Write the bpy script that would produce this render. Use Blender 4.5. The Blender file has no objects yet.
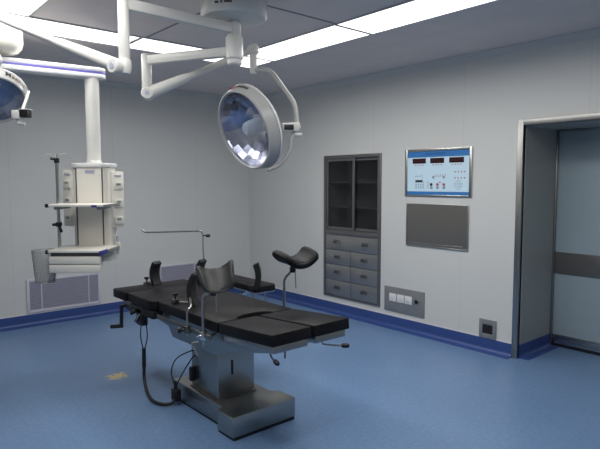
import bpy, bmesh, math, random
from mathutils import Matrix, Vector
random.seed(7)
C = bpy.context.scene
COL = C.collection
V = Vector

# ------------------------------------------------------------------ materials
def nt_mat(name):
    m = bpy.data.materials.new(name); m.use_nodes = True
    nt = m.node_tree; b = nt.nodes['Principled BSDF']
    return m, nt, b

def mat(name, col, rough=.5, metal=0., noise=0., nscale=30., bump=0., coat=0., spec=.5):
    m, nt, b = nt_mat(name)
    b.inputs['Base Color'].default_value = (*col, 1)
    b.inputs['Roughness'].default_value = rough
    b.inputs['Metallic'].default_value = metal
    b.inputs['Specular IOR Level'].default_value = spec
    b.inputs['Coat Weight'].default_value = coat
    if noise or bump:
        tc = nt.nodes.new('ShaderNodeTexCoord')
        n = nt.nodes.new('ShaderNodeTexNoise'); n.inputs['Scale'].default_value = nscale
        n.inputs['Detail'].default_value = 3
        nt.links.new(tc.outputs['Object'], n.inputs['Vector'])
        if noise:
            r = nt.nodes.new('ShaderNodeValToRGB')
            r.color_ramp.elements[0].position = .3; r.color_ramp.elements[1].position = .7
            r.color_ramp.elements[0].color = (*[max(0, c*(1-noise)) for c in col], 1)
            r.color_ramp.elements[1].color = (*[min(1, c*(1+noise)) for c in col], 1)
            nt.links.new(n.outputs['Fac'], r.inputs['Fac'])
            nt.links.new(r.outputs['Color'], b.inputs['Base Color'])
        if bump:
            bp = nt.nodes.new('ShaderNodeBump'); bp.inputs['Strength'].default_value = bump
            bp.inputs['Distance'].default_value = .002
            nt.links.new(n.outputs['Fac'], bp.inputs['Height'])
            nt.links.new(bp.outputs['Normal'], b.inputs['Normal'])
    return m

def brushed(name, col, rough=.3, stretch=(200, 200, 4)):
    m, nt, b = nt_mat(name)
    b.inputs['Metallic'].default_value = 1
    tc = nt.nodes.new('ShaderNodeTexCoord'); mp = nt.nodes.new('ShaderNodeMapping')
    mp.inputs['Scale'].default_value = stretch
    n = nt.nodes.new('ShaderNodeTexNoise'); n.inputs['Scale'].default_value = 1; n.inputs['Detail'].default_value = 2
    nt.links.new(tc.outputs['Object'], mp.inputs['Vector']); nt.links.new(mp.outputs['Vector'], n.inputs['Vector'])
    r = nt.nodes.new('ShaderNodeValToRGB')
    r.color_ramp.elements[0].color = (*[c*.95 for c in col], 1); r.color_ramp.elements[1].color = (*[min(1, c*1.04) for c in col], 1)
    nt.links.new(n.outputs['Fac'], r.inputs['Fac']); nt.links.new(r.outputs['Color'], b.inputs['Base Color'])
    mr = nt.nodes.new('ShaderNodeMapRange'); mr.inputs['To Min'].default_value = rough*.8; mr.inputs['To Max'].default_value = rough*1.25
    nt.links.new(n.outputs['Fac'], mr.inputs['Value']); nt.links.new(mr.outputs['Result'], b.inputs['Roughness'])
    return m

def emit(name, col, s):
    m, nt, b = nt_mat(name)
    b.inputs['Base Color'].default_value = (.8, .8, .8, 1)
    b.inputs['Emission Color'].default_value = (*col, 1)
    b.inputs['Emission Strength'].default_value = s
    return m

def glass_sheet(name, tint, ior=1.5, rough=.02):
    m = bpy.data.materials.new(name); m.use_nodes = True; nt = m.node_tree
    nt.nodes.remove(nt.nodes['Principled BSDF'])
    out = nt.nodes['Material Output']
    t = nt.nodes.new('ShaderNodeBsdfTransparent'); t.inputs['Color'].default_value = (*tint, 1)
    g = nt.nodes.new('ShaderNodeBsdfGlossy'); g.inputs['Roughness'].default_value = rough
    f = nt.nodes.new('ShaderNodeFresnel'); f.inputs['IOR'].default_value = ior
    mx = nt.nodes.new('ShaderNodeMixShader')
    ge = nt.nodes.new('ShaderNodeNewGeometry'); a = nt.nodes.new('ShaderNodeMath'); a.operation = 'SUBTRACT'; a.inputs[0].default_value = 1
    nt.links.new(ge.outputs['Backfacing'], a.inputs[1])
    mu = nt.nodes.new('ShaderNodeMath'); mu.operation = 'MULTIPLY'
    nt.links.new(f.outputs['Fac'], mu.inputs[0]); nt.links.new(a.outputs[0], mu.inputs[1])
    nt.links.new(mu.outputs[0], mx.inputs['Fac']); nt.links.new(t.outputs['BSDF'], mx.inputs[1]); nt.links.new(g.outputs['BSDF'], mx.inputs[2])
    nt.links.new(mx.outputs['Shader'], out.inputs['Surface'])
    return m

def wall_mat(name, col, axis, pitch, off):
    """painted sandwich-panel wall: faint vertical seams between the panels"""
    m, nt, b = nt_mat(name)
    b.inputs['Roughness'].default_value = .42
    g = nt.nodes.new('ShaderNodeNewGeometry'); s = nt.nodes.new('ShaderNodeSeparateXYZ')
    nt.links.new(g.outputs['Position'], s.inputs['Vector'])
    def M(op, a, v):
        n = nt.nodes.new('ShaderNodeMath'); n.operation = op
        nt.links.new(a, n.inputs[0])
        if v is not None: n.inputs[1].default_value = v
        return n.outputs[0]
    a = M('ADD', s.outputs[axis], off); a = M('DIVIDE', a, pitch); a = M('FRACT', a, None)
    a = M('SUBTRACT', a, .5); a = M('ABSOLUTE', a, None); a = M('LESS_THAN', a, .004/pitch)
    n = nt.nodes.new('ShaderNodeTexNoise'); n.inputs['Scale'].default_value = 2.2
    nt.links.new(g.outputs['Position'], n.inputs['Vector'])
    r = nt.nodes.new('ShaderNodeValToRGB')
    r.color_ramp.elements[0].color = (*[c*.97 for c in col], 1); r.color_ramp.elements[1].color = (*[c*1.03 for c in col], 1)
    nt.links.new(n.outputs['Fac'], r.inputs['Fac'])
    mx = nt.nodes.new('ShaderNodeMix'); mx.data_type = 'RGBA'
    nt.links.new(a, mx.inputs[0]); nt.links.new(r.outputs['Color'], mx.inputs[6])
    mx.inputs[7].default_value = (*[c*.93 for c in col], 1)
    nt.links.new(mx.outputs[2], b.inputs['Base Color'])
    return m

def floor_mat():
    m, nt, b = nt_mat('blue_vinyl_floor')
    g = nt.nodes.new('ShaderNodeNewGeometry')
    def noise(scale, det):
        n = nt.nodes.new('ShaderNodeTexNoise'); n.inputs['Scale'].default_value = scale; n.inputs['Detail'].default_value = det
        nt.links.new(g.outputs['Position'], n.inputs['Vector']); return n
    n1, n2, n3 = noise(38, 4), noise(1.3, 2), noise(26, 3)
    r = nt.nodes.new('ShaderNodeValToRGB')
    r.color_ramp.elements[0].position = .3; r.color_ramp.elements[1].position = .7
    r.color_ramp.elements[0].color = (.132, .228, .400, 1); r.color_ramp.elements[1].color = (.170, .280, .465, 1)
    nt.links.new(n1.outputs['Fac'], r.inputs['Fac'])
    r2 = nt.nodes.new('ShaderNodeValToRGB')
    r2.color_ramp.elements[0].position = .3; r2.color_ramp.elements[1].position = .7
    r2.color_ramp.elements[0].color = (.90, .92, .94, 1); r2.color_ramp.elements[1].color = (1, 1, 1, 1)
    nt.links.new(n2.outputs['Fac'], r2.inputs['Fac'])
    mu = nt.nodes.new('ShaderNodeMix'); mu.data_type = 'RGBA'; mu.blend_type = 'MULTIPLY'; mu.inputs[0].default_value = 1
    nt.links.new(r.outputs['Color'], mu.inputs[6]); nt.links.new(r2.outputs['Color'], mu.inputs[7])
    # an old yellow glue stain on the vinyl beside the table head
    d = nt.nodes.new('ShaderNodeVectorMath'); d.operation = 'DISTANCE'; d.inputs[1].default_value = (-2.93, -2.215, 0)
    nt.links.new(g.outputs['Position'], d.inputs[0])
    ad = nt.nodes.new('ShaderNodeMath'); ad.operation = 'MULTIPLY_ADD'; ad.inputs[1].default_value = .26
    nt.links.new(n3.outputs['Fac'], ad.inputs[0]); nt.links.new(d.outputs['Value'], ad.inputs[2])
    mr = nt.nodes.new('ShaderNodeMapRange'); mr.inputs['From Min'].default_value = .190; mr.inputs['From Max'].default_value = .206
    mr.inputs['To Min'].default_value = .85; mr.inputs['To Max'].default_value = 0
    nt.links.new(ad.outputs[0], mr.inputs['Value'])
    mx = nt.nodes.new('ShaderNodeMix'); mx.data_type = 'RGBA'
    nt.links.new(mr.outputs['Result'], mx.inputs[0]); nt.links.new(mu.outputs[2], mx.inputs[6])
    mx.inputs[7].default_value = (.58, .45, .14, 1)
    nt.links.new(mx.outputs[2], b.inputs['Base Color'])
    b.inputs['Roughness'].default_value = .33
    b.inputs['Specular IOR Level'].default_value = .42
    return m

WALLC = (.68, .685, .66)
M = dict(
    floor=floor_mat(),
    wall_y=wall_mat('white_wall_panels_a', WALLC, 1, 1.15, .68),
    wall_x=wall_mat('white_wall_panels_b', WALLC, 0, 1.15, .3),
    ceiling=mat('painted_ceiling', (.78, .70, .665), .6, noise=.03, nscale=4),
    joint=mat('grey_joint', (.26, .25, .26), .6),
    cove=mat('grey_cove', (.62, .62, .60), .5),
    skirting=mat('deep_blue_vinyl', (.038, .078, .26), .4, noise=.05, nscale=40),
    bead=mat('white_bead', (.72, .70, .72), .5),
    steel=brushed('brushed_steel', (.50, .50, .49), .28),
    steel_h=brushed('brushed_steel_horizontal', (.50, .50, .49), .28, (200, 4, 200)),
    steel_dark=brushed('dull_steel', (.25, .24, .225), .36, (200, 4, 200)),
    steel_table=brushed('table_steel', (.40, .40, .385), .30, (2, 2, 40)),
    steel_brown=brushed('warm_grey_steel', (.40, .375, .335), .34, (200, 4, 200)),
    cab=mat('cabinet_steel', (.17, .17, .17), .36, .5),
    cabd=mat('cabinet_drawer_steel', (.36, .355, .345), .33, .75, noise=.05, nscale=6),
    cab_in=mat('cabinet_inside', (.34, .35, .35), .5, .2),
    chrome=mat('chrome', (.75, .75, .76), .12, 1.),
    plate=mat('grey_plate', (.28, .285, .29), .4, .3, noise=.05, nscale=12),
    black=mat('black_plastic', (.012, .012, .014), .4),
    rubber=mat('black_rubber', (.009, .009, .010), .55, noise=.15, nscale=60),
    leather=mat('black_leatherette', (.0070, .0062, .0078), .5, noise=.2, nscale=9, bump=.12, spec=.24),
    leather_lit=mat('lit_black_leatherette', (.034, .034, .035), .5, noise=.15, nscale=10, bump=.1),  # leatherette made paler: light on the near leg pad put into the colour
    white=mat('white_enamel', (.72, .71, .67), .3, noise=.02, nscale=4),
    white_gloss=mat('white_gloss', (.80, .80, .80), .2),
    cream=mat('cream_enamel', (.82, .79, .71), .38, noise=.02, nscale=5),
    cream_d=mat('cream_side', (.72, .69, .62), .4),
    seam=mat('dark_seam', (.08, .075, .075), .6),
    lampgrey=mat('lamp_grey_enamel', (.44, .44, .43), .28, noise=.02, nscale=6),
    mirror=mat('reflector_mirror', (.78, .77, .76), .20, 1.),
    frosted=mat('frosted_bulb_cover', (.82, .86, .80), .4),
    lampglass=glass_sheet('lamp_glass', (.86, .88, .95)),
    cabglass=glass_sheet('cabinet_glass', (.62, .64, .64)),
    purple=mat('violet_stripe', (.16, .14, .52), .4),
    bluecap=mat('blue_corner', (.05, .05, .28), .45),
    light=emit('ceiling_diffuser', (1, .985, .97), 3.0),
    lightframe=mat('light_frame', (.55, .55, .57), .4),
    grille=mat('lavender_grille', (.40, .38, .47), .45),
    grilleframe=mat('grille_frame', (.66, .65, .70), .45),
    grilledark=mat('grille_inside', (.17, .16, .20), .6),
    door=mat('blue_grey_door', (.40, .49, .53), .35, noise=.03, nscale=3),
    doorband=mat('door_band', (.20, .195, .19), .3, .5),
    pblue=mat('panel_pale_blue', (.66, .86, .98), .35),
    pband=mat('panel_blue_band', (.035, .20, .52), .35),
    ptext=mat('panel_dark_blue_print', (.02, .05, .20), .5),
    led=mat('dark_red_display', (.030, .004, .005), .25),
    redp=mat('red_print', (.50, .14, .20), .5),
    redd=mat('red_digit', (.07, .005, .008), .4),
    greyp=mat('grey_print', (.28, .36, .45), .5),
    switch=mat('switch_white', (.80, .80, .79), .3),
    textblack=mat('black_print', (.012, .012, .013), .5),
    textbrown=mat('brown_print', (.10, .06, .045), .5),
    grey_lbl=mat('grey_label', (.42, .44, .55), .5),
    green_sock=mat('socket_cream', (.74, .74, .66), .4),
    wire=mat('grey_wire', (.42, .42, .41), .4, .3),
    casing=brushed('casing_steel', (.34, .34, .33), .36),
    lining=mat('grey_reveal_lining', (.36, .37, .355), .4),
    cable=mat('black_cable', (.010, .010, .012), .45),
)

# ------------------------------------------------------------------ mesh builder
def align(d):
    return V(d).normalized().to_track_quat('Z', 'Y').to_matrix()

class MB:
    def __init__(self, frame=None):
        self.bm = bmesh.new(); self.f = frame or Matrix.Identity(4)
    def _new(self, n0):
        self.bm.verts.ensure_lookup_table()
        for v in self.bm.verts[n0:]: v.co = self.f @ v.co
    def box(self, x0, x1, y0, y1, z0, z1, bev=0, seg=2, rot=None):
        t = bmesh.new()
        c = V(((x0+x1)/2, (y0+y1)/2, (z0+z1)/2))
        bmesh.ops.create_cube(t, size=1)
        for v in t.verts: v.co = V((v.co.x*abs(x1-x0), v.co.y*abs(y1-y0), v.co.z*abs(z1-z0)))
        if bev: bmesh.ops.bevel(t, geom=list(t.edges), offset=bev, segments=seg, profile=.5, affect='EDGES')
        for v in t.verts: v.co = (rot @ v.co if rot is not None else v.co) + c
        self.merge(t); return self
    def merge(self, t):
        me = bpy.data.meshes.new('tmp'); t.to_mesh(me); t.free()
        n0 = len(self.bm.verts); self.bm.from_mesh(me); bpy.data.meshes.remove(me); self._new(n0)
    def cyl(self, p0, p1, r, r2=None, seg=20, bev=0):
        p0, p1 = V(p0), V(p1); d = p1-p0; r2 = r if r2 is None else r2
        L = d.length
        if bev: prof = [(0, 0), (r-bev, 0), (r, bev), (r2, L-bev), (r2-bev, L), (0, L)]
        else: prof = [(0, 0), (r, 0), (r2, L), (0, L)]
        return self.lathe(prof, p0, d, seg)
    def lathe(self, prof, c, axis=(0, 0, 1), seg=32, xdir=None):
        R = align(axis) if xdir is None else basis(axis, xdir)
        t = bmesh.new(); rings = []
        for (r, z) in prof:
            if r < 1e-6: rings.append([t.verts.new(R @ V((0, 0, z)) + V(c))])
            else: rings.append([t.verts.new(R @ V((r*math.cos(2*math.pi*i/seg), r*math.sin(2*math.pi*i/seg), z)) + V(c)) for i in range(seg)])
        for a, b in zip(rings, rings[1:]):
            for i in range(seg):
                j = (i+1) % seg
                if len(a) == 1 and len(b) == 1: break
                if len(a) == 1: t.faces.new((a[0], b[j], b[i]))
                elif len(b) == 1: t.faces.new((a[i], a[j], b[0]))
                else: t.faces.new((a[i], a[j], b[j], b[i]))
        bmesh.ops.recalc_face_normals(t, faces=list(t.faces))
        self.merge(t); return self
    def tube(self, pts, r, seg=12, fil=0, caps=True):
        pts = [V(p) for p in pts]
        if fil: pts = fillet(pts, fil)
        rr = r if callable(r) else (lambda u: r)
        t = bmesh.new(); rings = []; n = len(pts)
        tan = [(pts[min(i+1, n-1)]-pts[max(i-1, 0)]).normalized() for i in range(n)]
        up = V((0, 0, 1)) if abs(tan[0].z) < .9 else V((1, 0, 0))
        x = tan[0].cross(up).normalized()
        for i in range(n):
            x = (x - tan[i]*x.dot(tan[i])).normalized(); y = tan[i].cross(x)
            rad = rr(i/(n-1))
            rings.append([t.verts.new(pts[i] + (x*math.cos(2*math.pi*k/seg)+y*math.sin(2*math.pi*k/seg))*rad) for k in range(seg)])
        for a, b in zip(rings, rings[1:]):
            for k in range(seg): t.faces.new((a[k], a[(k+1) % seg], b[(k+1) % seg], b[k]))
        if caps: t.faces.new(rings[0][::-1]); t.faces.new(rings[-1])
        bmesh.ops.recalc_face_normals(t, faces=list(t.faces))
        self.merge(t); return self
    def bar(self, p0, p1, w, h, bev=.004):
        """rectangular bar, w horizontal, h vertical"""
        p0, p1 = V(p0), V(p1); d = p1-p0; L = d.length; z = d.normalized()
        up = V((0, 0, 1)) if abs(z.z) < .95 else V((1, 0, 0))
        x = up.cross(z).normalized(); y = z.cross(x)
        R = Matrix((x, y, z)).transposed(); c = (p0+p1)/2
        return self.box(c.x-w/2, c.x+w/2, c.y-h/2, c.y+h/2, c.z-L/2, c.z+L/2, bev, 2, R)
    def prism(self, poly, axis, a, b, bev=0):
        """2-D outline extruded along axis (0=x: outline is (y,z); 1=y: (x,z); 2=z: (x,y))"""
        t = bmesh.new()
        def P(u, v, w): return V((w, u, v)) if axis == 0 else V((u, w, v)) if axis == 1 else V((u, v, w))
        A = [t.verts.new(P(u, v, a)) for u, v in poly]; B = [t.verts.new(P(u, v, b)) for u, v in poly]
        n = len(poly)
        t.faces.new(A); t.faces.new(B[::-1])
        for i in range(n): t.faces.new((A[i], B[i], B[(i+1) % n], A[(i+1) % n]))
        bmesh.ops.recalc_face_normals(t, faces=list(t.faces))
        if bev: bmesh.ops.bevel(t, geom=list(t.edges), offset=bev, segments=2, profile=.5, affect='EDGES')
        self.merge(t); return self
    def grid(self, fn, nu, nv, thick):
        """curved slab: fn(u,v) -> (point, normal)"""
        t = bmesh.new(); top, bot = [], []
        for i in range(nu+1):
            a, b = [], []
            for j in range(nv+1):
                p, n = fn(i/nu, j/nv)
                a.append(t.verts.new(p)); b.append(t.verts.new(p - n*thick))
            top.append(a); bot.append(b)
        for i in range(nu):
            for j in range(nv):
                t.faces.new((top[i][j], top[i+1][j], top[i+1][j+1], top[i][j+1]))
                t.faces.new((bot[i][j], bot[i][j+1], bot[i+1][j+1], bot[i+1][j]))
        for i in range(nu):
            t.faces.new((top[i][0], bot[i][0], bot[i+1][0], top[i+1][0])); t.faces.new((top[i][nv], top[i+1][nv], bot[i+1][nv], bot[i][nv]))
        for j in range(nv):
            t.faces.new((top[0][j], top[0][j+1], bot[0][j+1], bot[0][j])); t.faces.new((top[nu][j], bot[nu][j], bot[nu][j+1], top[nu][j+1]))
        bmesh.ops.recalc_face_normals(t, faces=list(t.faces))
        self.merge(t); return self
    def build(self, name, m, parent=None, smooth=35):
        bm = self.bm
        me = bpy.data.meshes.new(name)
        xs = [v.co for v in bm.verts]
        lo = V((min(v.x for v in xs), min(v.y for v in xs), min(v.z for v in xs)))
        hi = V((max(v.x for v in xs), max(v.y for v in xs), max(v.z for v in xs)))
        c = (lo+hi)/2
        if parent is None: c.z = lo.z
        for v in bm.verts: v.co -= c
        bm.to_mesh(me); bm.free()
        me.materials.append(m)
        if smooth:
            for p in me.polygons: p.use_smooth = True
            me.set_sharp_from_angle(angle=math.radians(smooth))
        o = bpy.data.objects.new(name, me); COL.objects.link(o)
        if parent is not None:
            o.parent = parent
            o.location = c - WORLD[parent.name]
        else: o.location = c
        WORLD[o.name] = c.copy()
        return o

WORLD = {}
def basis(axis, xdir):
    z = V(axis).normalized(); x = V(xdir); x = (x - z*x.dot(z)).normalized(); y = z.cross(x)
    return Matrix((x, y, z)).transposed()

def fillet(pts, r, n=6):
    out = [pts[0]]
    for i in range(1, len(pts)-1):
        a, b, c = pts[i-1], pts[i], pts[i+1]
        d1, d2 = (a-b), (c-b); l = min(r, d1.length*.48, d2.length*.48)
        p, q = b + d1.normalized()*l, b + d2.normalized()*l
        for k in range(n+1):
            t = k/n; out.append(p*(1-t)**2 + b*2*t*(1-t) + q*t*t)
    out.append(pts[-1]); return out

def bez(pts, n=40):
    """smooth curve through points (Catmull-Rom)"""
    P = [V(p) for p in pts]; P = [P[0]*2-P[1]] + P + [P[-1]*2-P[-2]]; out = []
    m = max(2, n//(len(P)-3))
    for i in range(1, len(P)-2):
        for k in range(m):
            t = k/m; a, b, c, d = P[i-1], P[i], P[i+1], P[i+2]
            out.append(.5*((2*b)+(c-a)*t+(2*a-5*b+4*c-d)*t*t+(3*b-a-3*c+d)*t**3))
    out.append(P[-2]); return out

def tag(o, label=None, cat=None, group=None, kind=None):
    if label: o['label'] = label
    if cat: o['category'] = cat
    if group: o['group'] = group
    if kind: o['kind'] = kind
    return o

def thing(name, loc, label, cat, group=None):
    o = bpy.data.objects.new(name, None); COL.objects.link(o); o.location = loc
    o.empty_display_size = .1
    WORLD[o.name] = V(loc)
    return tag(o, label, cat, group)

def struct(name, mb, m, parent=None, smooth=35):
    o = mb.build(name, m, parent, smooth)
    if parent is None: o['kind'] = 'structure'
    return o

# ------------------------------------------------------------------ the room
H = 2.8
XL, YF = -6.4, -8.2          # far side wall and the wall behind the viewer
T = .62                      # depth of the right wall (deep door reveal)
DY0, DY1, DZ = -4.165, -5.75, 2.095
NY0, NY1, NZ0, NZ1 = -1.60, -2.53, .187, 1.922      # cabinet niche

struct('floor', MB().box(XL-.1, 1.0, YF-.1, .1, -.1, 0), M['floor'], smooth=0)
struct('ceiling', MB().box(XL-.1, 1.0, YF-.1, .1, H, H+.1), M['ceiling'], smooth=0)
struct('wall_back', MB().box(XL-.1, 0, 0, .1, 0, H), M['wall_x'], smooth=0)
struct('wall_left', MB().box(XL-.1, XL, YF-.1, 0, 0, H), M['wall_y'], smooth=0)
struct('wall_front', MB().box(XL, T, YF-.1, YF, 0, H), M['wall_x'], smooth=0)
w = MB()
w.box(0, T, 0.1, NY0, 0, H); w.box(0, T, NY0, NY1, 0, NZ0); w.box(0, T, NY0, NY1, NZ1, H); w.box(.42, T, NY0, NY1, NZ0, NZ1)
w.box(0, T, NY1, DY0, 0, H); w.box(0, T, DY0, DY1, DZ, H); w.box(0, T, DY1, YF, 0, H)
struct('wall_right', w, M['wall_y'], smooth=0)
struct('wall_corridor', MB().box(.9, 1.0, -6.4, -3.5, 0, H), M['wall_y'], smooth=0)

# coved blue skirting that runs out onto the floor as a border
def cove_profile():
    p = [(0, 0), (.0, .121), (.006, .121), (.008, .05)]
    for k in range(7):
        a = math.radians(180 + 90*k/6); p.append((.043+.035*math.cos(a), .040+.036*math.sin(a)))
    p += [(.092, .004), (.092, 0)]
    return p
prof = cove_profile()
def skirt(name, mb): return struct(name, mb, M['skirting'])
skirt('baseboard_back', MB().prism([(-d, z) for d, z in prof], 0, XL, 0))
s = MB()
s.prism([(-d, z) for d, z in prof], 1, 0, DY0+.05)
skirt('baseboard_right', s)
s = MB()      # inside the door reveal
s.prism([(DY0-d, z) for d, z in prof], 0, .02, T)
skirt('baseboard_reveal', s)
b = MB(); b.box(XL, 0, -.006, 0, .121, .131); struct('trim_1', b, M['bead'], smooth=0)
b = MB(); b.box(-.006, 0, 0, -2.56, .121, .131); b.box(-.006, 0, -2.56, DY0+.05, .121, .131); struct('trim_2', b, M['bead'], smooth=0)
# grey cove between wall and ceiling
cv = [(0, 2.735), (0, H), (.055, H), (.055, 2.79), (.03, 2.78), (.012, 2.76)]
struct('trim_3', MB().prism([(-d, z) for d, z in cv], 0, XL, 0), M['cove'])
struct('trim_4', MB().prism([(-d, z) for d, z in cv], 1, YF, 0), M['cove'])
# joints of the laminar-flow ceiling field
RX0, RX1, RY0, RY1 = -3.505, -1.69, -2.215, -4.80
b = MB()
for (x0, x1, y0, y1) in ((-2.609, -2.591, RY1, RY0), (RX0, RX1, -3.519, -3.501)): b.box(x0, x1, y0, y1, H-.003, H)
struct('trim_5', b, M['joint'], smooth=0)

# door, steel casing
b = MB()
b.box(-.022, .03, DY0+.052, DY0, 0, DZ+.052, .003); b.box(-.022, .03, DY1, DY1-.052, 0, DZ+.052, .003)
b.box(-.022, .03, DY0, DY1, DZ, DZ+.052, .003)
struct('trim_6', b, M['casing'])
struct('trim_8', MB().box(.03, T-.004, DY0, DY0-.003, .12, DZ).box(.03, T-.004, DY0-.003, DY1, DZ-.003, DZ), M['lining'], smooth=0)
b = MB(); b.box(T-.004, T+.02, DY0, DY0-.02, 0, DZ, .002); b.box(T-.004, T+.02, DY0-.02, DY1, DZ-.02, DZ, .002)
struct('trim_7', b, M['casing'])
dr = struct('door_1', MB().box(.65, .70, -3.95, -5.95, .012, 2.25, .003), M['door'])
MB().box(.643, .65, -3.97, -5.93, .715, .925, .001).build('door_band', M['doorband'], dr)
MB().box(.644, .65, -3.97, -5.93, .03, .118, .001).build('kick_plate', M['steel_h'], dr)
MB().box(.645, .66, -3.97, -5.93, .0, .029, .001).build('bottom_seal', M['black'], dr)
MB().box(.62, .70, -3.93, -3.95, 0, 2.2).build('door_post', M['steel'], dr)

# ------------------------------------------------------------------ ceiling lights: a ring of eight panels
LAMP_W, SPREAD = 25.0, 172
def clight(x0, x1, y0, y1, lab):
    t = thing('ceiling_light', ((x0+x1)/2, (y0+y1)/2, H-.012), lab, 'ceiling light', 'light panels around the ceiling field')
    f = MB(); e = .010
    f.box(x0, x0+e, y0, y1, H-.012, H); f.box(x1-e, x1, y0, y1, H-.012, H); f.box(x0+e, x1-e, y0, y0+e, H-.012, H); f.box(x0+e, x1-e, y1-e, y1, H-.012, H)
    f.build('light_frame', M['lightframe'], t, 0)
    MB().box(x0+e, x1-e, y0+e, y1-e, H-.008, H-.001).build('diffuser', M['light'], t, 0)
    la = bpy.data.lights.new('tube_light', 'AREA'); la.shape = 'RECTANGLE'; la.size = abs(x1-x0)-.03; la.size_y = abs(y1-y0)-.03
    la.energy = LAMP_W*la.size*la.size_y; la.spread = math.radians(SPREAD); la.color = (1, .985, .955)
    lo = bpy.data.objects.new('tube_light', la); COL.objects.link(lo); lo.parent = t; lo.location = (0, 0, -.002)
clight(-2.635, -1.27, -2.212, -1.80, 'bright ceiling light panel parallel to the back wall, directly left of the lamp hub')
clight(-3.92, -2.65, -2.212, -1.80, 'bright ceiling light panel crossing the upper left corner, behind the slanting lamp arm')
clight(-1.69, -1.27, -3.505, -2.222, 'bright ceiling light panel starting behind the lamp hub, nearer the room corner')
clight(-1.69, -1.27, -4.80, -3.515, 'bright ceiling light panel above the right wall, cut by the top edge')
clight(-3.925, -3.505, -3.505, -2.222, 'bright ceiling light panel in the extreme upper left corner, cut by both edges')
clight(-3.925, -3.505, -4.80, -3.515, 'ceiling light panel overhead outside the picture, left run of the ring')
clight(-3.92, -2.61, -5.22, -4.81, 'ceiling light panel overhead outside the picture, near left of the ring')
clight(-2.59, -1.27, -5.22, -4.81, 'ceiling light panel overhead outside the picture, near right of the ring')

# ------------------------------------------------------------------ built-in instrument cabinet
cab = thing('instrument_cabinet', (.2, -2.065, NZ0), 'grey steel instrument cabinet with sliding glass doors recessed in the right wall', 'cabinet')
y0, y1, z0, z1 = NY0-.004, NY1+.004, NZ0+.003, NZ1-.003
c = MB()
fw = .035
c.box(-.012, .012, y0, y0-fw, z0, z1, .002); c.box(-.012, .012, y1+fw, y1, z0, z1, .002)
c.box(-.012, .012, y0-fw, y1+fw, z1-fw, z1, .002); c.box(-.012, .012, y0-fw, y1+fw, z0, z0+.02, .002)
c.box(-.012, .012, y0-fw, y1+fw, .962, 1.02, .002)
c.build('face_frame', M['cab'], cab)
c = MB()
c.box(.012, .40, y0, y0-.015, z0, z1); c.box(.012, .40, y1+.015, y1, z0, z1); c.box(.012, .40, y0-.015, y1+.015, z1-.015, z1); c.box(.012, .40, y0-.015, y1+.015, z0, z0+.015)
c.box(.385, .40, y0-.015, y1+.015, z0+.015, z1-.015); c.box(.03, .385, y0-.015, y1+.015, .975, .99)
c.build('carcass', M['cab_in'], cab, 0)
for z in (1.295, 1.595): MB().box(.06, .38, y0-.017, y1+.017, z-.008, z+.008).build('shelf', M['plate'], cab, 0)
mid = -2.083
def slide(ya, yb, xo):
    f = MB(); zb, zt, e = 1.022, z1-fw-.002, .036
    f.box(xo, xo+.016, ya, ya-e, zb, zt, .002); f.box(xo, xo+.016, yb+e, yb, zb, zt, .002)
    f.box(xo, xo+.016, ya-e, yb+e, zt-e*.9, zt, .002); f.box(xo, xo+.016, ya-e, yb+e, zb, zb+e, .002)
    d = f.build('glass_door', M['cab'], cab)
    MB().box(xo+.006, xo+.010, ya-e, yb+e, zb+e, zt-e*.9).build('pane', M['cabglass'], d, 0)
slide(y0-fw-.002, mid-.036, -.003); slide(mid+.036, y1+fw+.002, .018)
def drawer(ya, yb, za, zb, ys):
    d = MB().box(-.008, .30, ya, yb, za, zb, .003).build('drawer', M['cabd'], cab)
    for yy in ys:
        h = MB(); h.box(-.011, -.008, yy+.05, yy-.05, (za+zb)/2-.012, (za+zb)/2+.030, .001)
        h.tube([(-.010, yy+.042, (za+zb)/2+.012), (-.034, yy+.034, (za+zb)/2-.004), (-.034, yy-.034, (za+zb)/2-.004), (-.010, yy-.042, (za+zb)/2+.012)], .005, 8, .01)
        h.build('handle', M['steel_dark'], d)
ya, yb = y0-fw-.003, y1+fw+.003; my = (ya+yb)/2
drawer(ya, yb, .778, .958, (my+.23, my-.23))
for za, zb in ((.598, .773), (.405, .593), (.215, .400)):
    drawer(ya, my+.002, za, zb, (my+.22,)); drawer(my-.002, yb, za, zb, (my-.22,))

# ------------------------------------------------------------------ wall panels
cp = thing('control_panel', (-.01, -3.264, 1.45), 'pale blue room control panel with three dark displays on the right wall', 'control panel')
a0, a1, b0, b1 = -2.866, -3.664, 1.452, 1.938
f = MB(); e = .03
f.box(-.016, 0, a0, a0-e, b0, b1, .003); f.box(-.016, 0, a1+e, a1, b0, b1, .003); f.box(-.016, 0, a0-e, a1+e, b1-e*.85, b1, .003); f.box(-.016, 0, a0-e, a1+e, b0, b0+e*.6, .003)
f.build('frame', M['steel'], cp)
pa, pb = a0-e, a1+e
fp = MB().box(-.008, 0, pa, pb, b0+e*.6, b1-e*.85).build('face_plate', M['pblue'], cp, 0)
bt = MB().box(-.0095, -.008, pa, pb, 1.853, b1-e*.85-.0005).build('title_band', M['pband'], cp, 0)
MB().box(-.0095, -.008, pa, pb, b0+e*.6+.0005, 1.503).build('bottom_band', M['pband'], cp, 0)
t = MB()
for k in range(8):                                   # blurred dark title characters on the blue band
    yy = -3.135 - k*.030
    t.box(-.0105, -.0095, yy+.010, yy-.010, 1.888, 1.892); t.box(-.0105, -.0095, yy+.002, yy-.002, 1.872, 1.900)
    t.box(-.0105, -.0095, yy+.011, yy-.011, 1.873 + .004*(k % 3), 1.876 + .004*(k % 3))
t.build('title_print', M['ptext'], bt, 0)
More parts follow.
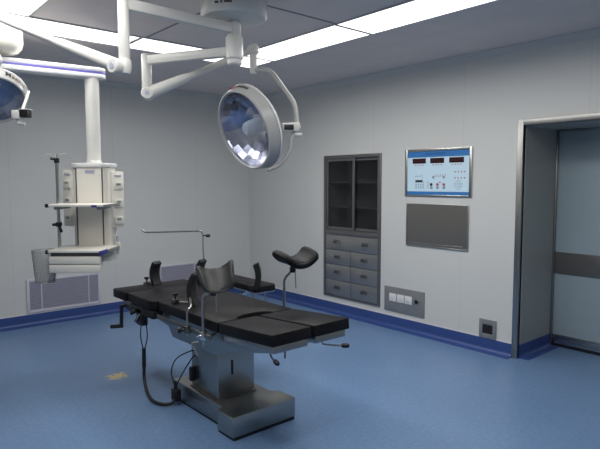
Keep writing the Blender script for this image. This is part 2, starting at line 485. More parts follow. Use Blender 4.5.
for yc in (-3.045, -3.265, -3.49):
    d = MB().box(-.012, -.008, yc+.082, yc-.082, 1.790, 1.842, .001).build('display', M['led'], cp, 0)
    g = MB()
    for q in range(4):
        y = yc+.055-q*.036
        g.box(-.0128, -.012, y+.002, y-.001, 1.800, 1.832); g.box(-.0128, -.012, y-.016, y-.019, 1.800, 1.832)
        g.box(-.0128, -.012, y, y-.017, 1.830, 1.833); g.box(-.0128, -.012, y, y-.017, 1.815, 1.818)
    g.build('digits', M['redd'], d, 0)
mk = lambda *a: MB().box(*a).build('red_mark', M['redp'], cp, 0)
for yc in (-3.045, -3.265, -3.49):
    for q in range(4): mk(-.0088, -.008, yc+.055-q*.032, yc+.043-q*.032, 1.768, 1.778)
for zc in (1.70, 1.64):
    for q in range(4): mk(-.0088, -.008, -3.47-q*.035, -3.483-q*.035, zc-.007, zc+.007)
for q in range(5): mk(-.0088, -.008, -3.24-q*.03, -3.25-q*.03, 1.665, 1.674)
mk(-.0088, -.008, -3.29, -3.312, 1.592, 1.602)
MB().tube([(-.0088, -2.99, 1.655), (-.0088, -3.02, 1.662), (-.0088, -3.05, 1.658), (-.0088, -3.085, 1.672), (-.0088, -3.085, 1.632)], .0025, 4).build('table_symbol', M['greyp'], cp, 0)
mk = lambda *a: MB().box(*a).build('grey_mark', M['greyp'], cp, 0)
mk(-.0088, -.008, -3.21, -3.235, 1.635, 1.660); mk(-.0088, -.008, -3.335, -3.36, 1.635, 1.660)
mk(-.0088, -.008, -3.235, -3.335, 1.655, 1.658)
for i in range(4):
    for j in range(4): mk(-.0088, -.008, -3.00-i*.030, -3.018-i*.030, 1.535+j*.018, 1.544+j*.018)
for i in range(2): 
    for j in range(4): mk(-.0088, -.008, -3.145-i*.014, -3.152-i*.014, 1.535+j*.020, 1.545+j*.020)
for i in range(3): mk(-.0088, -.008, -3.185-i*.075, -3.215-i*.075, 1.53, 1.555)
t = MB().box(-.0095, -.008, -3.00, -3.09, 1.600, 1.620).build('keypad_display', M['black'], cp, 0)
for i, mm in enumerate(('black', 'redp', 'redp')):
    yy = -3.20-i*.075
    MB().cyl((-.008, yy, 1.575), (-.016, yy, 1.575), .014, seg=16).build('button', M[mm], cp)
t = MB()
for i in range(7):
    for j in range(7):
        if (i-3)**2+(j-3)**2 < 11: t.cyl((-.008, -3.515-(i-3)*.014, 1.572+(j-3)*.014), (-.0088, -3.515-(i-3)*.014, 1.572+(j-3)*.014), .004, seg=8)
t.build('speaker_holes', M['greyp'], cp, 0)

sp = thing('film_viewer', (-.01, -3.26, .925), 'dull steel flush wall panel below the pale blue control panel', 'wall panel')
a0, a1, b0, b1 = -2.886, -3.638, .927, 1.376
f = MB(); e = .014
f.box(-.012, 0, a0, a0-e, b0, b1, .002); f.box(-.012, 0, a1+e, a1, b0, b1, .002); f.box(-.012, 0, a0-e, a1+e, b1-e, b1, .002); f.box(-.012, 0, a0-e, a1+e, b0, b0+e, .002)
f.build('frame', M['steel'], sp)
MB().box(-.007, 0, a0-e, a1+e, b0+e, b1-e).build('steel_front', M['steel_brown'], sp, 0)
MB().box(-.012, -.007, a0-.06, a1+.06, b0+e+.018, b0+e+.026, .001).build('lower_rail', M['steel_h'], sp)

so = thing('socket_panel', (-.01, -2.866, .172), 'grey wall socket plate with three white switches right of the cabinet', 'socket panel')
MB().box(-.008, 0, -2.594, -3.138, .174, .449, .002).build('plate', M['plate'], so)
for k in range(3):
    y = -2.669-k*.1065
    s_ = MB().box(-.014, -.008, y, y-.096, .290, .377, .002).build('switch', M['switch'], so)
    MB().box(-.018, -.014, y-.032, y-.064, .318, .350, .001).build('rocker', M['white_gloss'], s_)
MB().cyl((-.008, -3.035, .333), (-.016, -3.035, .333), .022, seg=20).build('round_socket', M['black'], so)
MB().box(-.011, -.008, -3.045, -3.075, .328, .336, .001).build('socket_tab', M['black'], so)
MB().box(-.0088, -.008, -2.64, -2.68, .205, .215).build('maker_plate', M['steel'], so, 0)

fo = thing('floor_outlet', (-.01, -3.864, .12), 'small square steel outlet with a black recess beside the door frame', 'outlet')
f = MB(); a0, a1, b0, b1 = -3.777, -3.952, .1215, .302
f.box(-.012, 0, a0, a0-.036, b0, b1, .002); f.box(-.012, 0, a1+.034, a1, b0, b1, .002); f.box(-.012, 0, a0-.036, a1+.034, b1-.048, b1, .002); f.box(-.012, 0, a0-.036, a1+.034, b0, b0+.044, .002)
f.build('frame', M['plate'], fo)
MB().box(-.003, 0, a0-.036, a1+.034, b0+.044, b1-.048).build('recess', M['black'], fo, 0)
MB().box(-.006, -.003, -3.855, -3.89, .19, .225, .001).build('receptacle', M['led'], fo)

def grille(x0, x1, lab, mull):
    gr = thing('return_air_grille', ((x0+x1)/2, -.01, .135), lab, 'air grille', 'return air grilles in the back wall')
    z0, z1, e = .137, .517, .030
    f = MB()
    f.box(x0, x0+e, -.016, 0, z0, z1, .003); f.box(x1-e, x1, -.016, 0, z0, z1, .003); f.box(x0+e, x1-e, -.016, 0, z1-e*.8, z1, .003); f.box(x0+e, x1-e, -.016, 0, z0, z0+e, .003)
    f.build('frame', M['grilleframe'], gr)
    MB().box(x0+e, x1-e, -.002, 0, z0+e, z1-e*.8).build('backing', M['grilledark'], gr, 0)
    l = MB(); n = 15
    for k in range(n):
        z = z0+e+.010+k*(z1-z0-e*1.8-.016)/(n-1)
        l.box(x0+e, x1-e, -.0125, -.0035, z-.0082, z+.0082)
    l.build('louvres', M['grille'], gr, 0)
    for x in mull: MB().box(x-.006, x+.006, -.0145, -.0125, z0+e, z1-e*.8).build('mullion', M['grilleframe'], gr, 0)
grille(-3.05, -2.222, 'lavender grey louvred air grille low on the back wall under the pendant', (-2.893, -2.365))
grille(-1.590, -.790, 'lavender grey louvred air grille low on the back wall, partly hidden behind the operating table', (-1.43, -.93))

# ------------------------------------------------------------------ operating table
TX0, TX1, TZ = -2.900, -2.315, .745
TC = (TX0+TX1)/2
tb = thing('operating_table', (TC, -3.35, 0), 'black padded operating table on a stainless steel column and base', 'operating table')
base = MB()
def base_poly(i):
    return [(-2.345+i, -3.81), (-2.850-i, -3.81), (-2.850-i, -3.632), (-2.800-i, -3.612), (-2.800-i, -2.95), (-2.395+i, -2.95), (-2.395+i, -3.612), (-2.345+i, -3.632)]
base.prism(base_poly(0), 2, .018, .15, .006)
base.build('base', M['steel_table'], tb)
base = MB(); base.prism(base_poly(-.008), 2, 0, .018); base.build('base_gasket', M['rubber'], tb)
MB().box(-2.766, -2.470, -3.512, -3.165, .15, .53, .004).build('column', M['steel_table'], tb)
MB().box(-2.778, -2.458, -3.524, -3.153, .15, .157, .002).build('column_collar', M['steel_dark'], tb)
MB().box(-2.66, -2.645, -3.518, -3.512, .30, .40, .003).build('column_lock', M['black'], tb)
hs = MB()
hs.prism([(-2.44, .672), (-2.44, .615), (-2.97, .558), (-3.03, .49), (-3.62, .495), (-3.80, .560), (-4.16, .640), (-4.16, .672)], 0, -2.842, -2.373, .004)
hs.build('tilt_housing', M['steel_table'], tb)

def pad(ya, yb, xa, xb, cut=None, rc=0):
    """mattress section, rounded; cut = half-round perineal notch at its foot edge"""
    poly = [(xa, ya)]
    poly = [(xa, ya), (xa, yb)]
    if rc:
        poly = [(xa, ya)]
        for k in range(7):
            a = math.pi/2*k/6; poly.append((xa + rc*(1-math.cos(a)), yb + rc*(1-math.sin(a))))
    if cut:
        for k in range(13):
            a = math.pi*k/12; poly.append((TC - cut[0]*math.cos(a), yb + cut[1]*math.sin(a)))
    poly += [(xb, yb), (xb, ya)]
    return poly
def cushion(ya, yb, xa, xb, z, cut=None, tilt=0, name='cushion', rc=0):
    m = MB(); m.prism(pad(ya, yb, xa, xb, cut, rc), 2, 0, .070, .010)
    p = V((0, ya, 0)); R = Matrix.Rotation(tilt, 4, 'X')
    for v in m.bm.verts: v.co = R @ (v.co - p) + p + V((0, 0, z-.070))
    return m.build(name, M['leather'], tb)
cushion(-2.250, -2.492, TX0-.060, TX1+.005, TZ, name='head_cushion')
cushion(-2.497, -2.925, TX0-.045, TX1+.005, TZ, name='back_cushion', rc=.06)
cushion(-2.935, -3.735, TX0-.005, TX1+.005, TZ, cut=(.145, .075), name='seat_cushion')
tl = math.radians(-4.0)
cushion(-3.752, -4.285, TX0-.005, TC-.010, TZ, tilt=tl, name='leg_cushion')
cushion(-3.752, -4.285, TC+.010, TX1+.005, TZ, tilt=tl, name='leg_cushion')
# steel plates under the cushions
for (nm, ya, yb) in (('head_plate', -2.285, -2.485), ('back_plate', -2.505, -2.91), ('seat_plate', -2.94, -3.72)):
    MB().box(TX0+.02, TX1-.02, ya, yb, .663, .675, .002).build(nm, M['steel_h'], tb)
R = Matrix.Rotation(tl, 4, 'X')
for xa, xb in ((TX0+.02, TC-.03), (TC+.03, TX1-.02)):
    m = MB(); m.box(xa, xb, -3.76, -4.262, -.112, -.070, .003)
    p = V((0, -3.752, 0))
    for v in m.bm.verts: v.co = R @ (v.co - p) + p + V((0, 0, TZ))
    lp = m.build('leg_plate', M['steel_table'], tb)
    x = xb-.06; m = MB()
    near = xa < TC - .1
    if near: lv = [(xa+.035, -4.19, .660), (xa+.030, -4.195, .640), (xa+.012, -4.235, .634), (xa+.004, -4.265, .632)]
    else: lv = [(xb-.13, -4.20, .660), (xb-.13, -4.20, .630), (xb-.08, -4.255, .624), (xb-.045, -4.280, .622)]
    m.tube(lv, .006, 8, .015)
    h = m.build('release_lever', M['steel'], lp)
    MB().lathe([(0, 0), (.010, .002), (.014, .012), (.014, .038), (.010, .048), (0, .050)], lv[-1], V(lv[-1])-V(lv[-2]), 14).build('lever_grip', M['black'], h)
    if near: MB().cyl((xb-.105, -4.19, .655), (xb-.105, -4.19, .60), .006, seg=10).build('locking_pin', M['steel_dark'], lp)
# side rails
def rail(x, ya, yb):
    m = MB(); m.box(x-.006, x+.006, ya, yb, .628, .658, .003)
    for y in (ya-.05, yb+.05): m.cyl((x, y, .643), (x + (.06 if x < TC else -.06), y, .650), .009, seg=10)
    m.build('side_rail', M['steel_dark'], tb)
for x in (-2.925, -2.290):
    rail(x, -2.52, -2.90); rail(x, -2.97, -3.70)
# dark hinge castings on the underside
for y in (-2.925, -3.742):
    for x in (TX0+.05, TX1-.05): MB().cyl((x-.02, y, .648), (x+.02, y, .648), .026, seg=18, bev=.003).build('hinge', M['steel_dark'], tb)
m = MB(); m.box(TX0+.02, TX0+.16, -2.27, -2.42, .57, .663, .01); m.box(TX0+.05, TX0+.12, -2.42, -2.62, .60, .655, .008)
m.build('head_gearbox', M['steel_dark'], tb)
MB().box(TX0-.035, TX0+.25, -2.52, -2.905, .605, .672, .012).build('bellows', M['rubber'], tb)
m = MB(); m.cyl((TX0+.06, -2.33, .60), (TX0-.005, -2.285, .595), .010, seg=10)
m.tube([(TX0-.005, -2.285, .605), (TX0-.010, -2.282, .435)], .015, 12); 
ck = m.build('crank', M['black'], tb)
MB().tube([(TX0+.0, -2.290, .432), (TX0-.075, -2.225, .425)], .016, 12).build('crank_grip', M['rubber'], ck)
m = MB(); m.box(TX0-.035, TX0+.02, -2.63, -2.72, .52, .65, .008); m.cyl((TX0-.03, -2.68, .60), (TX0-.07, -2.70, .56), .014, seg=12); m.cyl((TX0-.02, -2.60, .62), (TX0-.06, -2.58, .60), .018, seg=12)
m.build('cable_socket', M['black'], tb)
# cables: hand-control lead from the head down to the floor and back up to the column
m = MB()
c1 = bez([(-2.925, -2.70, .55), (-2.930, -2.69, .44), (-2.915, -2.70, .33)], 16); c2 = bez([(-2.905, -2.735, .55), (-2.900, -2.74, .44), (-2.908, -2.705, .33)], 16)
m.tube(c1, .0045, 8); m.tube(c2, .0045, 8)
m.tube([(-2.912, -2.702, .345), (-2.915, -2.705, .20)], .015, 12)
m.tube(bez([(-2.915, -2.705, .21), (-2.922, -2.72, .12), (-2.94, -2.80, .045), (-2.955, -2.92, .018), (-2.935, -3.03, .018), (-2.88, -3.075, .025), (-2.845, -3.07, .06)], 60), .012, 12)
m.build('control_cable', M['cable'], tb)
m = MB(); m.box(-2.865, -2.815, -3.03, -3.10, .03, .115, .010); m.cyl((-2.84, -3.06, .115), (-2.84, -3.055, .17), .014, .009, seg=12)
m.build('cable_plug', M['rubber'], tb)
m = MB()
m.tube(bez([(-2.845, -3.045, .15), (-2.850, -3.02, .24), (-2.83, -3.06, .335), (-2.79, -3.16, .40), (-2.755, -3.24, .43)], 30), .0045, 8)
m.tube(bez([(-2.835, -3.07, .15), (-2.815, -3.13, .25), (-2.785, -3.20, .36), (-2.755, -3.25, .41)], 30), .0045, 8)
m.build('column_lead', M['cable'], tb)
m = MB(); m.box(-2.80, -2.766, -3.215, -3.18, .20, .30, .008); m.build('column_switch', M['black'], tb)

# ------------------------------------------------------------------ things clamped to the table
def clamp(mb, x, y, s):
    mb.box(x-.020, x+.020, y-.022, y+.022, .615, .672, .005)
    mb.cyl((x, y, .643), (x+s*.05, y, .640), .008, seg=10)

def trough(frame, r, L, ang, th, flare, taper):
    m = MB(frame); a0 = math.radians(ang)
    def fn(u, v):
        at = a0*(taper[0] + (1-taper[0])*v**.6)*(1 - taper[1]*(2*v-1)**6)
        a = -at + 2*at*u; y = (v-.5)*L
        rr = r*(1 + flare*(2*v-1)**2)
        return V((rr*math.sin(a), y, r - rr*math.cos(a))), V((-math.sin(a), 0, math.cos(a)))
    m.grid(fn, 24, 12, th)
    bmesh.ops.bevel(m.bm, geom=[e for e in m.bm.edges if e.calc_face_angle(0) > .9], offset=th*.4, segments=3, profile=.5, affect='EDGES')
    return m

def leg_support(x, y, joint, ctr, axis, updir, dims, lab, s, mpad, bend):
    t = thing('leg_support', (x, y, .60), lab, 'leg support', 'padded leg supports on poles')
    m = MB(); m.tube([(x, y, .57), (x, y, bend), joint], .0095, 12, .03)
    m.build('pole', M['steel'], t)
    m = MB(); clamp(m, x, y, s); m.build('rail_clamp', M['chrome'], t)
    m = MB(); m.tube([(x+s*.02, y+.02, .60), (x+s*.05, y+.06, .59), (x+s*.055, y-.02, .53)], .006, 8, .01); m.build('clamp_lever', M['chrome'], t)
    j = V(joint); c = V(ctr); up = V(updir).normalized()
    R4 = Matrix.Translation(c) @ basis(up, V(axis).cross(up)).to_4x4()
    MB().cyl(j + V((0, 0, -.015)), c - up*dims[3]*.6, .009, seg=12).build('stem', M['chrome'], t)
    MB().lathe([(0, -.022), (.018, -.020), (.022, 0), (.018, .020), (0, .022)], j, (0, 0, 1), 16).build('ball_joint', M['black'], t)
    MB().tube([j + V((.012, -.010, 0)), j + V((.016, -.014, -.13))], .0045, 8).build('joint_lever', M['steel'], t)
    trough(R4, *dims).build('leg_pad', mpad, t)
leg_support(-2.930, -3.610, (-2.925, -3.725, .935), (-2.915, -3.760, 1.020), (.16, .62, .76), (-.42, -.62, .68), (.092, .170, 80, .024, .08, (.55, .12)), 'lit-toned black padded leg support on a pole clamped to the near side of the table', -1, M['leather_lit'], .895)
leg_support(-2.285, -3.622, (-2.285, -3.715, 1.005), (-2.262, -3.722, 1.075), (.10, .96, .10), (-.05, -.10, .99), (.120, .20, 68, .045, .05, (.85, .2)), 'black padded leg support on a bent pole beyond the foot of the table', 1, M['leather'], .925)

def body_pad(loc, face, h, wd, lab, stem_to, knob, post=None):
    """curved padded body support: a black pad bowed around the patient, on a steel stem"""
    t = thing('body_support', (loc[0], loc[1], loc[2]), lab, 'body support', 'curved black body supports')
    z = V((0, 0, 1)); f = V(face).normalized(); side = z.cross(f)
    m = MB(); r = h*.80; a0 = math.asin(.5*h/r)
    def fn(u, v):
        a = -a0+2*a0*u
        p = V(loc) + z*(h/2 + r*math.sin(a)) + f*(r - r*math.cos(a)) + side*((v-.5)*wd)
        return p, f*math.cos(a) - z*math.sin(a)
    m.grid(fn, 14, 4, .036)
    bmesh.ops.bevel(m.bm, geom=[e for e in m.bm.edges if e.calc_face_angle(0) > .9], offset=.008, segments=2, profile=.5, affect='EDGES')
    m.build('pad', M['rubber'], t)
    b0 = V(loc) - f*.030 + z*.07
    m = MB(); m.tube([b0, V((b0.x, b0.y, loc[2]+.012)), V(stem_to)], .008, 10, .015)
    m.build('stem', M['steel_dark'], t)
    if post:
        p = V(post)
        MB().tube([b0, (p.x+.03, p.y, .79), (p.x, p.y, .765), (p.x, p.y, .60)], .0075, 10, .02).build('mount_post', M['steel'], t)
        m = MB(); m.box(p.x-.02, p.x+.02, p.y-.02, p.y+.02, .618, .668, .004); m.build('rail_block', M['steel_dark'], t)
        MB().lathe([(0, 0), (.008, .002), (.008, .02), (.022, .026), (.022, .042), (0, .045)], (p.x-.015, p.y+.01, .640), (-.8, .6, 0), 14).build('mount_knob', M['black'], t)
    k = V(knob)
    m = MB(); m.box(k.x-.022, k.x+.022, k.y-.022, k.y+.022, k.z-.03, k.z, .004); m.build('clamp', M['steel_dark'], t)
    m = MB(); m.lathe([(0, 0), (.006, 0), (.006, .018), (.020, .030), (.021, .042), (0, .045)], k, (0, 0, 1), 12); m.build('knob', M['black'], t)
body_pad((-2.612, -2.315, .746), (.35, -.94, 0), .175, .09, 'curved black body support standing at the head end of the table', (-2.66, -2.250, .758), (-2.66, -2.235, .757))
body_pad((-2.765, -3.210, .746), (.72, -.69, 0), .215, .14, 'curved black body support upright on the seat cushion, beside the chrome clamp', (-2.83, -3.12, .758), (-2.845, -3.090, .777), (-2.935, -3.42, 0))

body_pad((-2.335, -2.585, .746), (.45, -.89, 0), .195, .09, 'curved black body support at the far table edge, mostly hidden by the near leg pad', (-2.30, -2.66, .757), (-2.335, -2.67, .775))
an = thing('anesthesia_screen', (-2.29, -2.56, .60), 'thin steel anesthesia screen frame rising behind the table with a long bar', 'anesthesia screen')
m = MB(); m.tube([(-2.285, -2.560, .58), (-2.285, -2.53, 1.172), (-2.30, -2.525, 1.192), (-2.72, -2.36, 1.192), (-2.745, -2.35, 1.215)], .0075, 10, .02)
m.build('screen_frame', M['steel'], an)
m = MB(); m.cyl((-2.285, -2.53, 1.150), (-2.255, -2.555, 1.150), .006, seg=8); m.cyl((-2.262, -2.549, 1.150), (-2.238, -2.570, 1.150), .015, seg=12, bev=.003); m.build('knob', M['black'], an)
m = MB(); clamp(m, -2.285, -2.56, 1); m.build('rail_clamp', M['chrome'], an)

ab = thing('arm_board', (-1.93, -2.6, .64), 'black padded arm board along the far side of the operating table', 'arm board')
m = MB(); m.prism([(-2.045, -2.30), (-2.045, -2.93), (-2.015, -2.97), (-1.855, -2.97), (-1.825, -2.93), (-1.825, -2.30)], 2, .690, .742, .010); m.build('arm_cushion', M['leather'], ab)
MB().box(-2.03, -1.84, -2.31, -2.95, .678, .690, .002).build('board_plate', M['steel_h'], ab)
m = MB(); m.tube([(-2.28, -2.80, .643), (-2.16, -2.80, .643), (-2.05, -2.78, .666), (-1.93, -2.76, .666)], .011, 10, .03); m.build('bracket', M['chrome'], ab)
m = MB(); m.box(-2.30, -2.265, -2.78, -2.82, .615, .672, .005); m.build('rail_clamp', M['chrome'], ab)
MB().cyl((-1.93, -2.93, .678), (-1.93, -2.93, .56), .008, seg=10).build('release_rod', M['steel'], ab)
MB().cyl((-2.00, -2.86, .678), (-2.00, -2.86, .60), .008, seg=10).build('release_rod', M['steel'], ab)
m = MB()
def fn(u, v):
    a = -.42 + .84*u; rr = .235
    p = V((-2.042, -2.900, .730)) + V((0, 0, .092 + rr*math.sin(a))) + Rr0*(-(rr-rr*math.cos(a))*1.0 + .03) + V((.65, .76, 0))*((v-.5)*.085)
    return p, Rr0*-math.cos(a) - V((0, 0, 1))*math.sin(a)
Rr0 = V((.76, -.65, 0))
m.grid(fn, 14, 3, .045); m.box(-2.07, -2.00, -2.94, -2.885, .72, .752, .004)
m.build('wrist_strap', M['rubber'], ab)

# ------------------------------------------------------------------ surgical lights
def lamp_head(root, ctr, n, R, yup, text_ang, brand, mark):
    """dish lamp: n = where the glass faces; local y points roughly up"""
    n = V(n).normalized(); B = basis(n, V(yup).cross(n)).to_4x4(); F = Matrix.Translation(V(ctr)) @ B
    s = R/.33
    hd = MB(F)
    hd.lathe([(.300*s, -.004), (.312*s, .010), (.326*s, .006), (.330*s, -.006), (.334*s, -.022*s), (.347*s, -.076*s), (.342*s, -.082*s), (.336*s, -.078*s),
              (.336*s, -.092*s), (.300*s, -.145*s), (.220*s, -.195*s), (.12*s, -.222*s), (.05*s, -.230*s), (0, -.231*s)], (0, 0, 0), seg=72)
    head = hd.build('lamp_housing', M['lampgrey'], root)
    MB(F).lathe([(.338*s, -.084*s), (.350*s, -.086*s), (.352*s, -.097*s), (.338*s, -.100*s)], (0, 0, 0), seg=72).build('back_ring', M['white_gloss'], head)
    rf = MB(F)
    rf.lathe([(.302*s, -.006), (.295*s, -.020*s), (.262*s, -.062*s), (.215*s, -.105*s), (.155*s, -.142*s), (.09*s, -.165*s), (.03*s, -.175*s), (0, -.176*s)], (0, 0, 0), seg=26)
    rf.build('reflector', M['mirror'], head, 0)
    MB(F).lathe([(0, -.172*s), (.060*s, -.172*s), (.062*s, -.08*s), (.056*s, -.035*s), (.040*s, -.016*s), (0, -.012*s)], (0, 0, 0), seg=28).build('bulb_cover', M['frosted'], head)
    MB(F).lathe([(0, .004), (.301*s, .002), (.301*s, -.002), (0, 0)], (0, 0, 0), seg=64).build('front_glass', M['lampglass'], head)
    # print bent round the flared rim
    def rim_text(body, size, a_start, zoff, m, nm, bold=0):
        cu = bpy.data.curves.new('t', 'FONT'); cu.body = body; cu.size = size; cu.offset = bold; cu.extrude = 0
        o = bpy.data.objects.new('t', cu); COL.objects.link(o)
        bpy.context.view_layer.update()
        me = bpy.data.meshes.new_from_object(o.evaluated_get(bpy.context.evaluated_depsgraph_get()))
        COL.objects.unlink(o); bpy.data.objects.remove(o)
        k = MB(F); bm = k.bm; bm.from_mesh(me)
        xm = max(v.co.x for v in bm.verts)
        for v in bm.verts:
            a = a_start - v.co.x/(.345*s)
            zz = -.028*s - zoff - v.co.y*.80
            rr = .334*s + (.013*s)*((-zz-.022*s)/(.054*s)) + .0016
            v.co = F @ V((rr*math.cos(a), rr*math.sin(a), zz))
        k.build(nm, m, head, 0)
        return a_start - xm/(.345*s)
    if brand:
        a = rim_text('M', .058*s/.75, text_ang, 0, M['textblack'], 'maker_initial', .0025)
        rim_text('INGTAI', .040*s/.75, a - .03, 0, M['textbrown'], 'maker_name', .0022)
    else:
        m = MB(F)
        a = text_ang
        for k in range(3):
            for q in range(4):
                aa = a + .05*k + .011*q; zz = -.040*s-.006*(q % 2)
                p = V((.341*s*math.cos(aa), .341*s*math.sin(aa), zz)); 
                m.box(p.x-.006, p.x+.006, p.y-.006, p.y+.006, p.z-.016, p.z+.010)
        m.build('maker_emblem', M['redp'], head, 0)
        a = rim_text('M', .036*s/.75, text_ang-.06, .008, M['textblack'], 'maker_initial', .003)
        rim_text('INGTAI', .026*s/.75, a - .02, .008, M['textblack'], 'maker_name', .002)
    return head, F

HX, HY = -2.600, -3.500
sl = thing('surgical_light', (HX, HY, H), 'large round surgical lamp over the table, hung from the round ceiling cover', 'surgical light')
m = MB(); m.lathe([(0, H), (.215, H), (.218, H-.02), (.216, H-.125), (.205, H-.142), (.17, H-.150), (.06, H-.152), (0, H-.152)], (HX, HY, 0), seg=56)
cvr = m.build('ceiling_cover', M['white'], sl)
m = MB()                                            # illegible print on the side of the cover
for k in range(3):
    for q in range(9):
        a = math.radians(205 + q*3.3); r = .2185
        if random.random() < .85:
            p = V((HX+r*math.cos(a), HY+r*math.sin(a), H-.045-.024*k)); hh = .006 if k else .009
            m.box(p.x-.004, p.x+.004, p.y-.004, p.y+.004, p.z-hh, p.z+hh)
m.build('cover_print', M['textbrown'], cvr, 0)
m = MB(); m.lathe([(0, 2.652), (.043, 2.652), (.043, 2.55), (.040, 2.545), (0, 2.545)], (HX, HY, 0), seg=32); m.lathe([(0, 2.545), (.054, 2.545), (.057, 2.54), (.057, 2.41), (.048, 2.40), (.048, 2.375), (.040, 2.365), (0, 2.365)], (HX, HY, 0), seg=32)
m.build('hub', M['white'], sl)
LE = V((-2.945, -2.925, 2.445))
m = MB(); m.bar((HX, HY, 2.455), LE + V((0, 0, 0)), .05, .062, .008); m.build('lower_arm', M['white'], sl)
m = MB(); m.lathe([(0, .045), (.028, .043), (.034, .034), (.034, -.215), (.028, -.235), (0, -.237)], LE, (0, 0, 1), 24); m.build('drop_tube', M['white'], sl)
PV = LE + V((.008, .003, -.228))
EJ = V((-2.314, -3.316, 2.545))
m = MB()
dv = (EJ-PV); 
m.tube([PV, PV+dv*.03, PV+dv*.16, PV+dv*.34, PV+dv*.40, EJ], (lambda u: .046 if u < .25 else .041 if u < .45 else .033 if u < .65 else .024), 16)
m.build('spring_arm', M['white'], sl)
m = MB(); sd = dv.cross(V((0, 0, 1))).normalized()
m.cyl(PV - sd*.048, PV + sd*.048, .042, seg=24, bev=.006); m.build('arm_joint', M['white'], sl)
for q_ in (-1, 1): MB().cyl(PV + sd*.047*q_, PV + sd*.051*q_, .016, seg=16).build('joint_cap', M['grey_lbl'], sl)
m = MB(); m.lathe([(0, .040), (.026, .036), (.042, .012), (.042, -.018), (.026, -.038), (.025, -.155), (.020, -.17), (0, -.171)], EJ + V((0, 0, 0)), (0, 0, 1), 24); m.build('spindle', M['white'], sl)
Rr = V((.7575, -.6528, 0)); Uu = V((0.0513, .0578, .9970)); Dd = V((.6508, .7553, -.0773))
SP = V((-2.318, -3.322, 2.398)); PVT = V((-2.106, -3.552, 1.992))
m = MB(); m.tube([SP, (-2.232, -3.402, 2.403), (-2.106, -3.536, 2.157), PVT + V((0, 0, .01))], .0165, 14, .05); m.build('yoke', M['lampgrey'], sl)
n1 = -.715*Rr - .395*Uu - .573*Dd
CT = V((-2.396, -3.307, 1.968))
m = MB(); m.frame = None
Fh = Matrix.Translation(PVT) @ basis((0, 0, 1), Rr).to_4x4()
m = MB(Fh); m.prism([(-.105, .022), (.012, .032), (.028, .0), (.010, -.030), (-.092, -.030)], 1, -.045, .045, .005); hb = m.build('handle_box', M['white'], sl)
m = MB(Fh); m.box(-.090, -.022, -.048, -.044, -.024, .014, .001); m.build('key_pad', M['black'], hb)
m = MB(Fh); m.cyl((-.012, 0, .022), (.020, 0, -.012), .030, .016, seg=18, bev=.006); m.cyl((-.03, 0, -.050), (.035, 0, -.055), .013, seg=14, bev=.003); m.build('pivot_knob', M['white'], sl)
lh, F1 = lamp_head(sl, CT, n1, .294, (0, 0, 1), math.radians(93), False, True)
# inner yoke: from the pivot round under the dish to its lower rim
rimb = F1 @ V((.03, -.325, -.110))
rimc = F1 @ V((.10, -.30, -.15))
m = MB(); m.tube(bez([PVT + V((-.02, .015, -.03)), (-2.143, -3.529, 1.90), (-2.160, -3.523, 1.815), (-2.215, -3.487, 1.725), (-2.275, -3.437, 1.688), rimb], 40), .0125, 12); m.build('dish_bracket', M['lampgrey'], sl)

# satellite light on the upper arm
s2 = thing('surgical_light', (-3.37, -3.56, 2.2), 'smaller round surgical lamp at the left edge on a long white arm', 'surgical light')
UE = V((-3.375, -3.560, 2.585))
m = MB(); m.bar((HX-.03, HY-.0025, 2.595), UE, .05, .062, .008); m.build('upper_arm', M['white'], s2)
m = MB(); m.lathe([(0, .070), (.026, .068), (.031, .058), (.031, -.290), (.028, -.300), (0, -.300)], UE, (0, 0, 1), 24); m.build('drop_tube', M['white'], s2)
m = MB(); m.lathe([(0, -.300), (.033, -.300), (.037, -.31), (.037, -.355), (.028, -.380), (0, -.382)], UE, (0, 0, 1), 24); m.build('tube_end', M['white'], s2)
P2 = UE + V((-.03, .01, -.345)); E2 = V((-3.805, -2.415, 2.703))
dv2 = E2-P2
m = MB(); m.tube([P2, P2+dv2*.03, P2+dv2*.22, P2+dv2*.40, P2+dv2*.46, E2], (lambda u: .042 if u < .25 else .038 if u < .45 else .030 if u < .65 else .021), 16); m.build('spring_arm', M['white'], s2)
sd2 = dv2.cross(V((0, 0, 1))).normalized()
m = MB(); m.cyl(P2 - sd2*.05, P2 + sd2*.05, .043, seg=24, bev=.006); m.build('arm_joint', M['white'], s2)
for q_ in (-1, 1): MB().cyl(P2 + sd2*.049*q_, P2 + sd2*.053*q_, .016, seg=16).build('joint_cap', M['grey_lbl'], s2)

m = MB(); m.lathe([(0, .035), (.028, .03), (.042, .005), (.042, -.02), (.030, -.04), (.028, -.20), (.022, -.215), (0, -.216)], E2, (0, 0, 1), 24); m.build('spindle', M['white'], s2)
CT2 = V((-3.794, -2.346, 2.160))
n2 = .33*Rr - .80*Uu - .50*Dd
lh2, F2 = lamp_head(s2, CT2, n2, .215, -Dd, math.radians(33), True, False)
bt = E2 + V((0, 0, -.20))
m = MB(); m.tube([bt, bt + Rr*.03 - Uu*.03 - Dd*.02, bt + Rr*.10 - Uu*.12 - Dd*.06, F2 @ V((.08, .12, -.11))], .020, 14, .04); m.build('yoke', M['white'], s2)
Fb = Matrix.Translation(CT2 + Rr*.216 - Uu*.108 - Dd*.05) @ basis((0, 0, 1), Rr).to_4x4() @ Matrix.Scale(.8, 4)
m = MB(Fb); m.box(-.055, .02, -.04, .04, -.045, .03, .010); m.cyl((-.01, -.01, -.075), (.045, -.01, -.085), .013, seg=14, bev=.003); m.cyl((-.02, 0, -.04), (-.005, -.01, -.085), .014, seg=12)
hb2 = m.build('handle_box', M['white'], s2)
m = MB(Fb); m.box(.015, .085, -.045, .03, -.030, .030, .005); m.build('key_pad', M['black'], hb2)
